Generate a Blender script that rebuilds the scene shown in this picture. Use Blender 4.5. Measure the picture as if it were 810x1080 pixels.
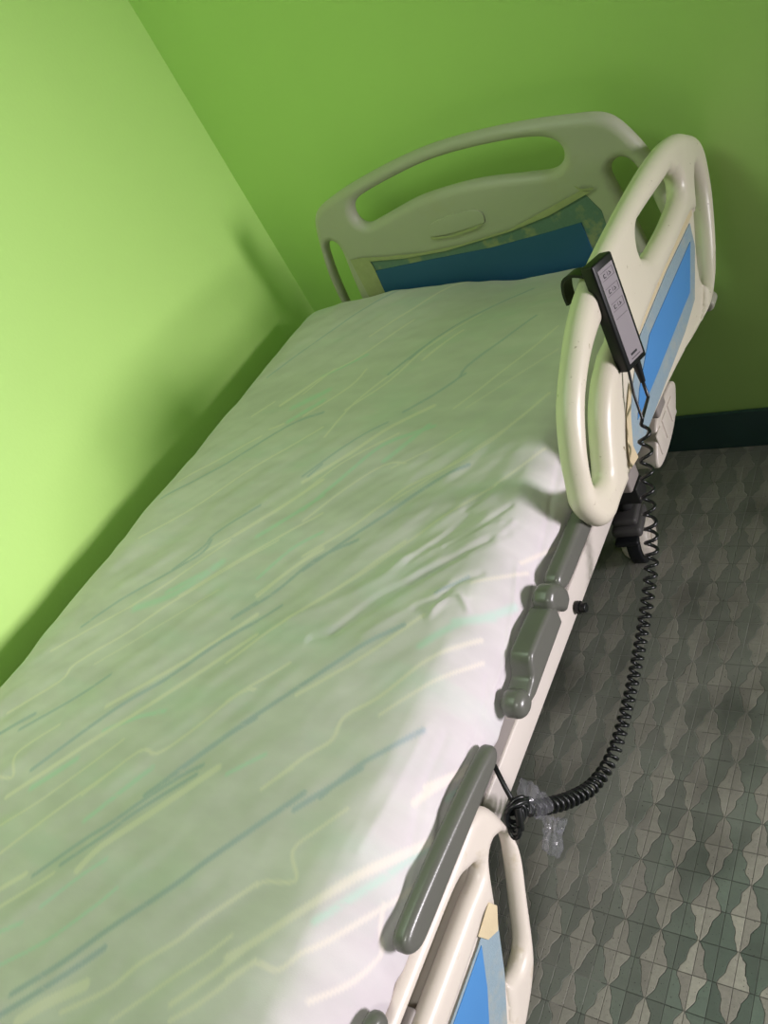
# hospital bed in a green room
import bpy, bmesh, math, random
import numpy as np
from mathutils import Vector, Matrix
for _o in list(bpy.data.objects): bpy.data.objects.remove(_o)
SC = bpy.context.scene
COL = SC.collection
# ------------------------------------------------------------------ camera
cam_d = bpy.data.cameras.new('camera'); cam = bpy.data.objects.new('camera', cam_d); COL.objects.link(cam)
Rc = Matrix(((0.78366, 0.02659, 0.62062), (0.42345, 0.70812, -0.56503), (-0.45449, 0.70560, 0.54367)))
cam.matrix_world = Matrix.Translation((1.7198, -1.7715, 1.5)) @ Rc.to_4x4()
cam_d.sensor_fit = 'VERTICAL'; cam_d.sensor_height = 36.0; cam_d.lens = 873.8 / 1080.0 * 36.0
cam_d.clip_start = 0.02
SC.camera = cam
# ------------------------------------------------------------------ light and exposure
vs = SC.view_settings
vs.view_transform = 'Standard'; vs.look = 'None'; vs.gamma = 1.0; vs.use_curve_mapping = False
vs.exposure = 0.0
world = bpy.data.worlds.new('room_air'); SC.world = world; world.use_nodes = True
bg = world.node_tree.nodes['Background']; bg.inputs[0].default_value = (0.62, 0.84, 0.58, 1); bg.inputs[1].default_value = 0.05
def area(name, loc, target, sx, sy, power, color, spread=180):
    d = bpy.data.lights.new(name, 'AREA'); d.shape = 'RECTANGLE'; d.size = sx; d.size_y = sy
    d.energy = power; d.color = color; d.spread = math.radians(spread)
    o = bpy.data.objects.new(name, d); COL.objects.link(o); o.location = loc
    o.rotation_euler = (Vector(target) - Vector(loc)).to_track_quat('-Z', 'Y').to_euler()
    return o
# daylight from a far window opposite the left wall; both overhead lights are added fill
area('far_window_light', (6.2, -0.62, 1.22), (0.2, -1.5, 0.80), 1.15, 0.9, 12*1.55, (1.0, 0.93, 0.99), 42)
area('overhead_green_fill', (0.5, -1.6, 2.55), (0.5, -1.6, 0.7), 0.5, 1.2, 10*1.12, (0.78, 1.0, 0.74))  # added green fill over the sheet, stands in for bounce off the walls
area('floor_fill_spot', (2.25, -2.4, 2.4), (1.60, -1.45, 0.2), 0.25, 0.25, 2.5, (1.0, 1.0, 0.92), 44)  # added narrow fill to brighten the floor and the near rail end
# ------------------------------------------------------------------ materials
def material(name, color, rough=0.5, spec=0.5, var=0.0, scale=20, bump=0.0, bscale=200, metal=0.0, stains=None, coat=0.0):
    m = bpy.data.materials.new(name); m.use_nodes = True; nt = m.node_tree; N = nt.nodes; L = nt.links
    b = N['Principled BSDF']; b.inputs['Roughness'].default_value = rough; b.inputs['Metallic'].default_value = metal
    b.inputs['Specular IOR Level'].default_value = spec
    b.inputs['Coat Weight'].default_value = coat
    tc = N.new('ShaderNodeTexCoord')
    n = N.new('ShaderNodeTexNoise'); n.inputs['Scale'].default_value = scale; n.inputs['Detail'].default_value = 5
    L.new(tc.outputs['Object'], n.inputs['Vector'])
    mx = N.new('ShaderNodeMix'); mx.data_type = 'RGBA'
    mx.inputs[6].default_value = tuple(c * (1 - var) for c in color) + (1,)
    mx.inputs[7].default_value = tuple(min(1, c * (1 + var)) for c in color) + (1,)
    L.new(n.outputs['Fac'], mx.inputs[0]); out = mx.outputs[2]
    if stains:
        sc, lo, hi, col = stains
        s = N.new('ShaderNodeTexNoise'); s.inputs['Scale'].default_value = sc; s.inputs['Detail'].default_value = 6; s.inputs['Roughness'].default_value = 0.65
        L.new(tc.outputs['Object'], s.inputs['Vector'])
        r = N.new('ShaderNodeMapRange'); r.inputs[1].default_value = lo; r.inputs[2].default_value = hi
        L.new(s.outputs['Fac'], r.inputs[0])
        m2 = N.new('ShaderNodeMix'); m2.data_type = 'RGBA'; m2.inputs[7].default_value = col + (1,)
        L.new(r.outputs[0], m2.inputs[0]); L.new(out, m2.inputs[6]); out = m2.outputs[2]
    L.new(out, b.inputs['Base Color'])
    if bump:
        bn = N.new('ShaderNodeTexNoise'); bn.inputs['Scale'].default_value = bscale; bn.inputs['Detail'].default_value = 4
        L.new(tc.outputs['Object'], bn.inputs['Vector'])
        bp = N.new('ShaderNodeBump'); bp.inputs['Strength'].default_value = bump; bp.inputs['Distance'].default_value = 0.002
        L.new(bn.outputs['Fac'], bp.inputs['Height']); L.new(bp.outputs[0], b.inputs['Normal'])
    return m
WALL = material('lime_paint', (0.54, 0.80, 0.24), 0.42, 0.4, 0.05, 2.2, 0.18, 90)
BASEB = material('teal_paint', (0.055, 0.115, 0.13), 0.4, 0.5, 0.15, 12, 0.1, 60)
CREAM = material('cream_plastic', (0.70, 0.63, 0.56), 0.36, 0.5, 0.04, 9, 0.05, 300, stains=(26, 0.60, 0.80, (0.55, 0.47, 0.33)))
YCREAM = material('aged_cream_plastic', (0.72, 0.66, 0.54), 0.34, 0.5, 0.05, 9, 0.08, 260, stains=(70, 0.66, 0.74, (0.30, 0.24, 0.14)))
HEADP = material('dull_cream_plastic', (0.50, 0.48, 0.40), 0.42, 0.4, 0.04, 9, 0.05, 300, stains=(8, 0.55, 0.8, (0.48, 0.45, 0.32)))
FRAME = material('cream_enamel', (0.66, 0.60, 0.55), 0.35, 0.5, 0.03, 6, 0.0, stains=(40, 0.68, 0.75, (0.35, 0.29, 0.22)))
TAUPE = material('taupe_enamel', (0.27, 0.24, 0.225), 0.45, 0.4, 0.08, 20)
GREY = material('grey_plastic', (0.118, 0.118, 0.104), 0.30, 0.5, 0.06, 25, 0.06, 400)
BLUE = material('blue_panel', (0.075, 0.25, 0.56), 0.45, 0.4, 0.03, 10)
DBLUE = material('deep_blue_panel', (0.028, 0.11, 0.26), 0.5, 0.35, 0.05, 10)
TAPEB = material('tape_over_blue', (0.27, 0.36, 0.42), 0.5, 0.35, 0.12, 220, 0.3, 500, stains=(16, 0.5, 0.75, (0.42, 0.42, 0.36)))
TAPEH = material('tape_over_deep_blue', (0.14, 0.22, 0.20), 0.5, 0.35, 0.15, 200, 0.3, 500, stains=(14, 0.52, 0.62, (0.30, 0.32, 0.20)))
TAPEC = material('yellowed_tape', (0.66, 0.55, 0.36), 0.42, 0.4, 0.10, 30, 0.2, 200, stains=(40, 0.6, 0.7, (0.60, 0.45, 0.22)))
BLACK = material('black_plastic', (0.006, 0.007, 0.007), 0.42, 0.35, 0.2, 30)
RUBBER = material('black_rubber', (0.010, 0.011, 0.014), 0.5, 0.4, 0.2, 40)
CORDM = material('cord_rubber', (0.007, 0.008, 0.009), 0.34, 0.5, 0.2, 40)
LABELM = material('grey_keypad', (0.30, 0.27, 0.29), 0.35, 0.5, 0.03, 20)
INK = material('ink', (0.02, 0.02, 0.025), 0.5)
INKG = material('grey_ink', (0.14, 0.12, 0.135), 0.5)
FORKM = material('dark_grey_plastic', (.09, .085, .085), .5, .4, .1, 20)
DARKST = material('dark_steel', (0.03, 0.03, 0.03), 0.5, 0.4, 0.1, 20)

def floor_material():
    m = bpy.data.materials.new('block_pattern_floor'); m.use_nodes = True; nt = m.node_tree; N = nt.nodes; L = nt.links
    b = N['Principled BSDF']
    def mt(op, a, b_=None, c=None):
        n = N.new('ShaderNodeMath'); n.operation = op
        for i, v in enumerate((a, b_, c)):
            if v is None: continue
            if isinstance(v, (int, float)): n.inputs[i].default_value = v
            else: L.new(v, n.inputs[i])
        return n.outputs[0]
    def mixc(f, a, b_, blend='MIX'):
        n = N.new('ShaderNodeMix'); n.data_type = 'RGBA'; n.blend_type = blend
        for i, v in ((0, f), (6, a), (7, b_)):
            if isinstance(v, tuple): n.inputs[i].default_value = v + (1,)
            elif isinstance(v, (int, float)): n.inputs[i].default_value = v
            else: L.new(v, n.inputs[i])
        return n.outputs[2]
    def noise(scale, det=4, rough=.5, w=None):
        n = N.new('ShaderNodeTexNoise'); n.inputs['Scale'].default_value = scale; n.inputs['Detail'].default_value = det; n.inputs['Roughness'].default_value = rough
        L.new(w or geo.outputs['Position'], n.inputs['Vector']); return n.outputs['Fac']
    geo = N.new('ShaderNodeNewGeometry'); sep = N.new('ShaderNodeSeparateXYZ'); L.new(geo.outputs['Position'], sep.inputs[0])
    wob = mt('MULTIPLY', mt('SUBTRACT', noise(38, 3), 0.5), 0.011)
    X = mt('DIVIDE', mt('ADD', mt('SUBTRACT', sep.outputs[0], 1.189), wob), 0.0643)        # period: light + dark block
    Y = mt('DIVIDE', mt('ADD', mt('SUBTRACT', sep.outputs[1], -1.2725), wob), 0.0564)       # rows
    # t: 0 at the narrow rows, 1 at the wide rows
    t = mt('PINGPONG', Y, 1.0)
    ramp = N.new('ShaderNodeValToRGB'); L.new(t, ramp.inputs[0]); cr = ramp.color_ramp; cr.interpolation = 'LINEAR'
    pts = [(0, .03), (.08, .07), (.28, .185), (.36, .205), (.62, .215), (.70, .255), (.86, .35), (1, .385)]
    while len(cr.elements) < len(pts): cr.elements.new(0.5)
    for e, (p_, v) in zip(cr.elements, pts): e.position = p_; e.color = (v, v, v, 1)
    hw = ramp.outputs[0]
    X0 = mt('DIVIDE', mt('SUBTRACT', sep.outputs[0], 1.189), 0.0643); d0 = mt('PINGPONG', X0, 0.5); Y0 = mt('DIVIDE', mt('SUBTRACT', sep.outputs[1], -1.2725), 0.0564)
    d = mt('PINGPONG', X, 0.5)                       # distance from a light block's centre line, 0..0.5
    sd = mt('SUBTRACT', d, hw)                       # <0 light block
    light = mt('LESS_THAN', sd, 0.0)
    # grout lines
    def line(v, w): return mt('SMOOTH_MIN', 1.0, mt('DIVIDE', mt('ABSOLUTE', v), w), 0.1)
    edge = line(sd, 0.018)
    cl = mt('MINIMUM', line(d0, 0.016), line(mt('SUBTRACT', 0.5, d0), 0.016))
    row = line(mt('PINGPONG', Y0, 0.5), 0.024)
    g = mt('MINIMUM', mt('MINIMUM', edge, cl), row)
    g = mt('MINIMUM', mt('MAXIMUM', g, 0.0), 1.0)
    # per piece tone
    cmb = N.new('ShaderNodeCombineXYZ'); L.new(mt('FLOOR', mt('MULTIPLY', X0, 2.0)), cmb.inputs[0]); L.new(mt('FLOOR', Y0), cmb.inputs[1]); L.new(light, cmb.inputs[2])
    wn = N.new('ShaderNodeTexWhiteNoise'); wn.noise_dimensions = '3D'; L.new(cmb.outputs[0], wn.inputs['Vector'])
    ca = mixc(wn.outputs['Value'], (0.38, 0.35, 0.31), (0.62, 0.59, 0.51))
    cb = mixc(wn.outputs['Value'], (0.10, 0.145, 0.115), (0.20, 0.275, 0.22))
    col = mixc(light, cb, ca)
    col = mixc(mt('MULTIPLY', noise(110, 6, .75), 0.72), col, (0.08, 0.08, 0.075))
    # worn, dirty area with little contrast beside the bed, crisper pattern further out
    worn = N.new('ShaderNodeMapRange'); worn.inputs[1].default_value = 1.42; worn.inputs[2].default_value = 1.02
    L.new(mt('ADD', mt('SUBTRACT', sep.outputs[0], mt('MULTIPLY', mt('ADD', sep.outputs[1], 1.2), 0.35)), mt('MULTIPLY', mt('SUBTRACT', noise(6, 5), .5), .4)), worn.inputs[0])
    col = mixc(mt('MULTIPLY', worn.outputs[0], 0.62), col, (0.29, 0.275, 0.255))
    gr = mixc(mt('GREATER_THAN', mt('MULTIPLY', noise(9, 3), mt('ADD', worn.outputs[0], 0.25)), 0.56), (0.018, 0.016, 0.013), (0.30, 0.29, 0.28))
    gs = mt('SUBTRACT', 0.92, mt('MULTIPLY', worn.outputs[0], 0.45))
    col = mixc(mt('MULTIPLY', mt('SUBTRACT', 1.0, g), gs), col, gr)
    spots = mt('GREATER_THAN', noise(260, 2), 0.69)
    col = mixc(mt('MULTIPLY', spots, 0.75), col, (0.02, 0.02, 0.016))
    sm = N.new('ShaderNodeMapRange'); sm.inputs[1].default_value = .52; sm.inputs[2].default_value = .72; L.new(noise(4.5, 4), sm.inputs[0])
    col = mixc(mt('MULTIPLY', sm.outputs[0], 0.55), col, (0.035, 0.035, 0.03))
    L.new(col, b.inputs['Base Color'])
    rr = N.new('ShaderNodeMapRange'); rr.inputs[3].default_value = .42; rr.inputs[4].default_value = .68; L.new(noise(30, 4), rr.inputs[0]); L.new(rr.outputs[0], b.inputs['Roughness'])
    bp = N.new('ShaderNodeBump'); bp.inputs['Strength'].default_value = .5; bp.inputs['Distance'].default_value = .0012
    L.new(mt('ADD', g, mt('MULTIPLY', noise(120), .3)), bp.inputs['Height']); L.new(bp.outputs[0], b.inputs['Normal'])
    return m

def sheet_material():
    m = bpy.data.materials.new('printed_cotton'); m.use_nodes = True; nt = m.node_tree; N = nt.nodes; L = nt.links
    b = N['Principled BSDF']; b.inputs['Roughness'].default_value = .85; b.inputs['Specular IOR Level'].default_value = .15
    b.inputs['Sheen Weight'].default_value = .1
    geo = N.new('ShaderNodeNewGeometry')
    def noise(scale, det=4):
        mp = N.new('ShaderNodeMapping'); mp.inputs['Rotation'].default_value = (0, 0, math.radians(-48)); mp.inputs['Scale'].default_value = (1, 2.6, 1)
        L.new(geo.outputs['Position'], mp.inputs[0])
        n = N.new('ShaderNodeTexNoise'); n.inputs['Scale'].default_value = scale; n.inputs['Detail'].default_value = det; L.new(mp.outputs[0], n.inputs['Vector']); return n.outputs['Fac']
    def attr(n):
        a = N.new('ShaderNodeAttribute'); a.attribute_name = n; return a.outputs['Fac']
    def mix(f, a, b_):
        n = N.new('ShaderNodeMix'); n.data_type = 'RGBA'
        if isinstance(f, float): n.inputs[0].default_value = f
        else: L.new(f, n.inputs[0])
        for i, v in ((6, a), (7, b_)):
            if isinstance(v, tuple): n.inputs[i].default_value = v + (1,)
            else: L.new(v, n.inputs[i])
        return n.outputs[2]
    def mul(a, k):
        n = N.new('ShaderNodeMath'); n.operation = 'MULTIPLY'; L.new(a, n.inputs[0])
        if isinstance(k, float): n.inputs[1].default_value = k
        else: L.new(k, n.inputs[1])
        return n.outputs[0]
    def rng(a, lo, hi):
        n = N.new('ShaderNodeMapRange'); n.inputs[1].default_value = lo; n.inputs[2].default_value = hi; L.new(a, n.inputs[0]); return n.outputs[0]
    col = mix(rng(noise(9), .35, .7), (0.60, 0.55, 0.575), (0.67, 0.62, 0.64))
    col = mix(mul(rng(noise(5, 6), .52, .72), .35), col, (0.52, 0.62, 0.56))
    fade = rng(noise(40, 3), .12, .40)
    col = mix(mul(mul(attr('mint'), fade), .85), col, (0.52, 0.65, 0.60))
    col = mix(mul(attr('cream'), .72), col, (0.82, 0.73, 0.67))
    col = mix(mul(mul(attr('blue'), fade), .9), col, (0.41, 0.45, 0.53))
    L.new(col, b.inputs['Base Color'])
    bn = N.new('ShaderNodeTexNoise'); bn.inputs['Scale'].default_value = 900; L.new(geo.outputs['Position'], bn.inputs['Vector'])
    bp = N.new('ShaderNodeBump'); bp.inputs['Strength'].default_value = .25; bp.inputs['Distance'].default_value = .0006
    L.new(bn.outputs['Fac'], bp.inputs['Height']); L.new(bp.outputs[0], b.inputs['Normal'])
    return m
# ------------------------------------------------------------------ helpers
def put(name, me, mat, parent=None, smooth=40):
    if smooth is not None:
        me.shade_smooth(); me.set_sharp_from_angle(angle=math.radians(smooth))
    o = bpy.data.objects.new(name, me); COL.objects.link(o)
    if mat: me.materials.clear(); me.materials.append(mat)
    if parent: o.parent = parent; o.matrix_parent_inverse = parent.matrix_world.inverted()
    return o
def from_bm(name, bm, mat, parent=None, smooth=40):
    bmesh.ops.recalc_face_normals(bm, faces=bm.faces[:])
    me = bpy.data.meshes.new(name); bm.to_mesh(me); bm.free(); return put(name, me, mat, parent, smooth)
def box(bm, x0, x1, y0, y1, z0, z1, bev=0.0, seg=3):
    r = bmesh.ops.create_cube(bm, size=1.0)
    M = Matrix.Translation(((x0+x1)/2, (y0+y1)/2, (z0+z1)/2)) @ Matrix.Diagonal((x1-x0, y1-y0, z1-z0, 1))
    bmesh.ops.transform(bm, matrix=M, verts=r['verts'])
    if bev:
        es = list({e for v in r['verts'] for e in v.link_edges})
        bmesh.ops.bevel(bm, geom=es, offset=bev, segments=seg, profile=.5, affect='EDGES')
def cyl(bm, p0, p1, r0, r1=None, n=32, bev=0.0):
    p0 = Vector(p0); p1 = Vector(p1); d = p1 - p0; r1 = r0 if r1 is None else r1
    M = Matrix.Translation((p0+p1)/2) @ d.to_track_quat('Z', 'Y').to_matrix().to_4x4()
    r = bmesh.ops.create_cone(bm, cap_ends=True, segments=n, radius1=r0, radius2=r1, depth=d.length, matrix=M)
    if bev:
        vs_ = set(r['verts']); es = [e for e in bm.edges if e.verts[0] in vs_ and e.verts[1] in vs_ and any(len(f.verts) > 4 for f in e.link_faces)]
        bmesh.ops.bevel(bm, geom=es, offset=bev, segments=3, profile=.5, affect='EDGES')
def catmull(P, n=6, closed=True):
    P = [np.array(p, float) for p in P]; out = []; m = len(P)
    for i in range(m if closed else m-1):
        if closed: a, b, c, d = P[i-1], P[i], P[(i+1) % m], P[(i+2) % m]
        else: a, b, c, d = P[max(i-1, 0)], P[i], P[i+1], P[min(i+2, m-1)]
        for k in range(n):
            t = k/n
            out.append(.5*((2*b)+(-a+c)*t+(2*a-5*b+4*c-d)*t*t+(-a+3*b-3*c+d)*t**3))
    if not closed: out.append(P[-1])
    return out
def resample(P, step):
    P = np.array(P + [P[0]]); s = np.r_[0, np.cumsum(np.linalg.norm(np.diff(P, axis=0), axis=1))]
    n = max(6, int(s[-1]/step)); u = np.linspace(0, s[-1], n, endpoint=False)
    return np.stack([np.interp(u, s, P[:, i]) for i in range(P.shape[1])], 1)
def smooth_loop(P, k):
    for _ in range(k): P = .25*np.roll(P, 1, 0) + .5*P + .25*np.roll(P, -1, 0)
    return P
def loop(P, step=.006, k=3): return smooth_loop(resample(catmull(P, 6), step), k)
def area2(P): x, y = P[:, 0], P[:, 1]; return .5*float(np.sum(x*np.roll(y, -1) - np.roll(x, -1)*y))
def edit(P, s, r, hole=False):
    """photo outlines include the tube's thickness seen at a slant: take it off"""
    P = P if area2(P) > 0 else P[::-1]
    t = np.roll(P, -1, 0) - np.roll(P, 1, 0); t /= np.linalg.norm(t, axis=1)[:, None]
    n = np.stack([t[:, 1], -t[:, 0]], 1)           # outward from the loop
    k = np.sqrt(1 + (n @ np.array(s))**2) - 1
    return smooth_loop(P + (n if hole else -n) * (k*r)[:, None], 3)
def curve_mesh(cu):
    o = bpy.data.objects.new('tmp', cu); COL.objects.link(o); bpy.context.view_layer.update()
    me = bpy.data.meshes.new_from_object(o, depsgraph=bpy.context.evaluated_depsgraph_get())
    bpy.data.objects.remove(o); bpy.data.curves.remove(cu); return me
def plate(name, loops, thick, bevel, axis, pos, mat, parent=None, res=5, smooth=40):
    cu = bpy.data.curves.new(name, 'CURVE'); cu.dimensions = '2D'; cu.fill_mode = 'BOTH'
    cu.extrude = max(thick/2 - bevel, 0.00005); cu.bevel_depth = bevel; cu.bevel_resolution = res; cu.offset = -bevel
    for P in loops:
        sp = cu.splines.new('POLY'); sp.points.add(len(P)-1); sp.use_cyclic_u = True
        for i, q in enumerate(P): sp.points[i].co = (q[0], q[1], 0, 1)
    me = curve_mesh(cu)
    if axis == 'x': M = Matrix(((0, 0, 1, pos), (1, 0, 0, 0), (0, 1, 0, 0), (0, 0, 0, 1)))
    else: M = Matrix(((1, 0, 0, 0), (0, 0, -1, pos), (0, 1, 0, 0), (0, 0, 0, 1)))
    me.transform(M)
    bm = bmesh.new(); bm.from_mesh(me); bmesh.ops.remove_doubles(bm, verts=bm.verts, dist=1e-5); bm.to_mesh(me); bm.free()
    return put(name, me, mat, parent, smooth)
def seg_dist(Q, P):
    """distance of points Q to closed loop P, and inside test"""
    A = P; B = np.roll(P, -1, 0); best = np.full(len(Q), 1e9); ins = np.zeros(len(Q), bool)
    for a, b in zip(A, B):
        d = b-a; t = np.clip(((Q-a) @ d)/max(d @ d, 1e-12), 0, 1); best = np.minimum(best, np.hypot(*(Q-a-t[:, None]*d).T))
        if a[1] != b[1]:
            c = ((Q[:, 1] < a[1]) != (Q[:, 1] < b[1])) & (Q[:, 0] < (b[0]-a[0])*(Q[:, 1]-a[1])/(b[1]-a[1])+a[0]); ins ^= c
    return best, ins
def molded(name, loops, thick, bevel, axis, pos, mat, parent=None, panel=None, pback=.5, grid=.005):
    """moulded plastic plate: rounded towards every rim; inside `panel` it is thinner"""
    from mathutils.geometry import delaunay_2d_cdt
    H = thick/2; pts = []; edges = []
    for P in loops:
        n0 = len(pts); pts += [tuple(q) for q in P]; edges += [(n0+i, n0+(i+1) % len(P)) for i in range(len(P))]
    nb = len(pts); cand = []
    allP = list(loops) + ([panel] if panel is not None else [])
    for li, P in enumerate(allP):
        Pc = P if area2(P) > 0 else P[::-1]
        t = np.roll(Pc, -1, 0)-np.roll(Pc, 1, 0); t /= np.linalg.norm(t, axis=1)[:, None]; n = np.stack([t[:, 1], -t[:, 0]], 1)
        sg = -1 if li == 0 else 1
        for d in (bevel*.03, bevel*.12, bevel*.28, bevel*.52, bevel*.8): cand.append((Pc+sg*n*d, d, P))
    lo = loops[0].min(0); hi = loops[0].max(0)
    gx, gy = np.meshgrid(np.arange(lo[0]+grid/2, hi[0], grid), np.arange(lo[1]+grid/2, hi[1], grid)); G = np.stack([gx.ravel(), gy.ravel()], 1)
    def field(Q):
        e, ins = seg_dist(Q, loops[0])
        for P in loops[1:]:
            d, i = seg_dist(Q, P); e = np.minimum(e, d); ins &= ~i
        return e, ins
    keep = []
    for Q, d, P in cand:
        e, ins = field(Q)
        d0, _ = seg_dist(Q, P)
        ok = ins & (d0 > d*.93) & (e > bevel*.025)
        if P is not panel: ok &= e > d*.93
        keep.append(Q[ok])
    e, ins = field(G); ok = ins & (e > bevel*.9)
    if panel is not None: dp, _ = seg_dist(G, panel); ok &= dp > .002
    keep.append(G[ok])
    if panel is not None: keep.append(panel)
    Q = np.vstack(keep); allp = pts + [tuple(q) for q in Q]
    vo, eo, fo, _, _, _ = delaunay_2d_cdt([Vector(p) for p in allp], edges, [], 0, 1e-6)
    V = np.array([tuple(v) for v in vo]); F = np.array([tuple(f) for f in fo if len(f) == 3])
    cen = V[F].mean(1); _, ins = field(cen); F = F[ins]
    e, _ = field(V)
    rnd = lambda u: np.sqrt(np.clip(1-(1-np.clip(u, 0, 1))**2, 0, 1))
    h = H*rnd(e/bevel) if H <= bevel*1.001 else (H-bevel) + bevel*rnd(e/bevel)
    hf = h.copy(); hb_ = h.copy()
    if panel is not None:
        d, i = seg_dist(V, panel); base = H*pback; q = np.where(i, base, base+(H-base)*rnd(d/bevel)); hf = np.minimum(h, q); hb_ = hf
    onb = e < 1e-5; n = len(V)
    bm = bmesh.new(); map3 = (lambda a, b, w: (pos+w, a, b)) if axis == 'x' else (lambda a, b, w: (a, pos-w, b))
    if H <= bevel*1.001:
        top = [bm.verts.new(map3(V[i, 0], V[i, 1], 0 if onb[i] else hf[i])) for i in range(n)]
        bot = [top[i] if onb[i] else bm.verts.new(map3(V[i, 0], V[i, 1], -hb_[i])) for i in range(n)]
    else:
        top = [bm.verts.new(map3(V[i, 0], V[i, 1], hf[i])) for i in range(n)]; bot = [bm.verts.new(map3(V[i, 0], V[i, 1], -hb_[i])) for i in range(n)]
    for f in F:
        for vv in ([top[k] for k in f], [bot[k] for k in f[::-1]]):
            try: bm.faces.new(vv)
            except ValueError: pass
    if H > bevel*1.001:
        bm.edges.ensure_lookup_table()
        for ed in [x for x in bm.edges if len(x.link_faces) == 1]: pass
        idx = {v: i for i, v in enumerate(top)}
        for ed in [x for x in list(bm.edges) if len(x.link_faces) == 1 and x.verts[0] in idx and x.verts[1] in idx]:
            a, b = ed.verts; bm.faces.new([a, b, bot[idx[b]], bot[idx[a]]])
    for v in [v for v in bm.verts if not v.link_faces]: bm.verts.remove(v)
    return from_bm(name, bm, mat, parent, 75)
def tube(name, pts, r, mat, parent=None, closed=False, res=4):
    cu = bpy.data.curves.new(name, 'CURVE'); cu.dimensions = '3D'; cu.bevel_depth = r; cu.bevel_resolution = res; cu.use_fill_caps = True
    sp = cu.splines.new('POLY'); sp.points.add(len(pts)-1); sp.use_cyclic_u = closed
    for i, q in enumerate(pts): sp.points[i].co = (q[0], q[1], q[2], 1)
    return put(name, curve_mesh(cu), mat, parent, 60)
def thing(name, label, cat, loc=(0, 0, 0)):
    o = bpy.data.objects.new(name, None); o.empty_display_size = .1; COL.objects.link(o); o.location = loc
    o['label'] = label; o['category'] = cat; bpy.context.view_layer.update(); return o
def structure(o): o['kind'] = 'structure'; return o
def sbox(name, *a, mat):
    bm = bmesh.new(); box(bm, *a); return structure(from_bm(name, bm, mat, smooth=None))
# ------------------------------------------------------------------ the room
FLOOR = floor_material()
sbox('floor', -.1, 6.6, -4.2, .1, -.06, 0, mat=FLOOR)
sbox('wall_left', -.1, 0, -4.2, .1, 0, 2.7, mat=WALL)
sbox('wall_back', 0, 6.6, 0, .1, 0, 2.7, mat=WALL)
sbox('wall_right', 6.6, 6.7, -4.2, .1, 0, 2.7, mat=WALL)
sbox('ceiling', -.1, 6.6, -4.2, .1, 2.7, 2.76, mat=material('white_paint', (.7, .72, .66), .6, .3, .02, 3))
bm = bmesh.new(); box(bm, .012, 6.60, -.012, 0, 0, .117, .003); structure(from_bm('baseboard_back', bm, BASEB))
bm = bmesh.new(); box(bm, 0, .012, -4.2, 0, 0, .117, .003); structure(from_bm('baseboard_left', bm, BASEB))
# ------------------------------------------------------------------ the bed
bed = thing('hospital_bed', 'cream electric hospital bed with raised side rail, standing lengthwise along the green wall', 'hospital bed', (.69, -1.15, 0))
# frame
bm = bmesh.new()
for x0, x1 in ((.265, .285), (1.095, 1.115)): box(bm, x0, x1, -2.12, -.17, .487, .5405, .004)
for y0 in (-.30, -1.1, -2.0): box(bm, .285, 1.095, y0, y0+.05, .49, .54, .004)
fr = from_bm('frame', bm, FRAME, bed)
bm = bmesh.new(); box(bm, .28, 1.1125, -2.10, -.165, .541, .603, .003)
from_bm('mattress_deck', bm, TAUPE, bed)
bm = bmesh.new(); cyl(bm, (1.115, -.977, .503), (1.135, -.977, .503), .0085, n=20, bev=.002); cyl(bm, (1.118, -.977, .503), (1.124, -.977, .503), .011, n=20)
from_bm('hook_peg', bm, BLACK, fr)
# undercarriage
bm = bmesh.new()
for x0 in (.46, .80): box(bm, x0, x0+.045, -2.0, -.30, .20, .25, .004)
for y0 in (-.425, -1.92): box(bm, .34, 1.0, y0, y0+.05, .201, .249, .004)
for y0 in (-.60, -1.70):
    for x0 in (.47, .80): box(bm, x0, x0+.04, y0, y0+.06, .25, .49, .004)
from_bm('base_frame', bm, DARKST, bed)
# castors
def castor(x, y, rz):
    R = Matrix.Translation((x, y, 0)) @ Matrix.Rotation(rz, 4, 'Z')
    e = bpy.data.objects.new('castor', None); COL.objects.link(e); e.parent = bed; e.matrix_parent_inverse = bed.matrix_world.inverted(); bpy.context.view_layer.update()
    def add(n, bm, m):
        bmesh.ops.transform(bm, matrix=R, verts=bm.verts); o = from_bm(n, bm, m); o.parent = e; o.matrix_parent_inverse = e.matrix_world.inverted(); return o
    b1 = bmesh.new(); cyl(b1, (-.016, 0, .0625), (.016, 0, .0625), .0625, n=48, bev=.005); add('tire', b1, RUBBER)
    b2 = bmesh.new()
    for s in (-1, 1):
        cyl(b2, (s*.017, 0, .066), (s*.034, 0, .066), .056, .044, n=40, bev=.003)
        cyl(b2, (s*.034, 0, .066), (s*.038, 0, .066), .018, n=24)
    add('wheel_cover', b2, CREAM)
    b3 = bmesh.new(); box(b3, -.036, .036, -.062, .035, .122, .150, .010); box(b3, -.030, .030, -.050, .030, .1505, .172, .008)
    add('fork', b3, FORKM)
    b4 = bmesh.new(); cyl(b4, (0, 0, .172), (0, 0, .2005), .019, n=28, bev=.003); add('stem', b4, DARKST)
    b5 = bmesh.new(); box(b5, -.028, .028, -.085, -.060, .118, .132, .005); add('brake_pedal', b5, RUBBER)
castor(.945, -.40, .12)
for cx, cy, a in ((.385, -.40, .2), (.945, -1.90, -.1), (.385, -1.90, .15)): castor(cx, cy, a)
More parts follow.
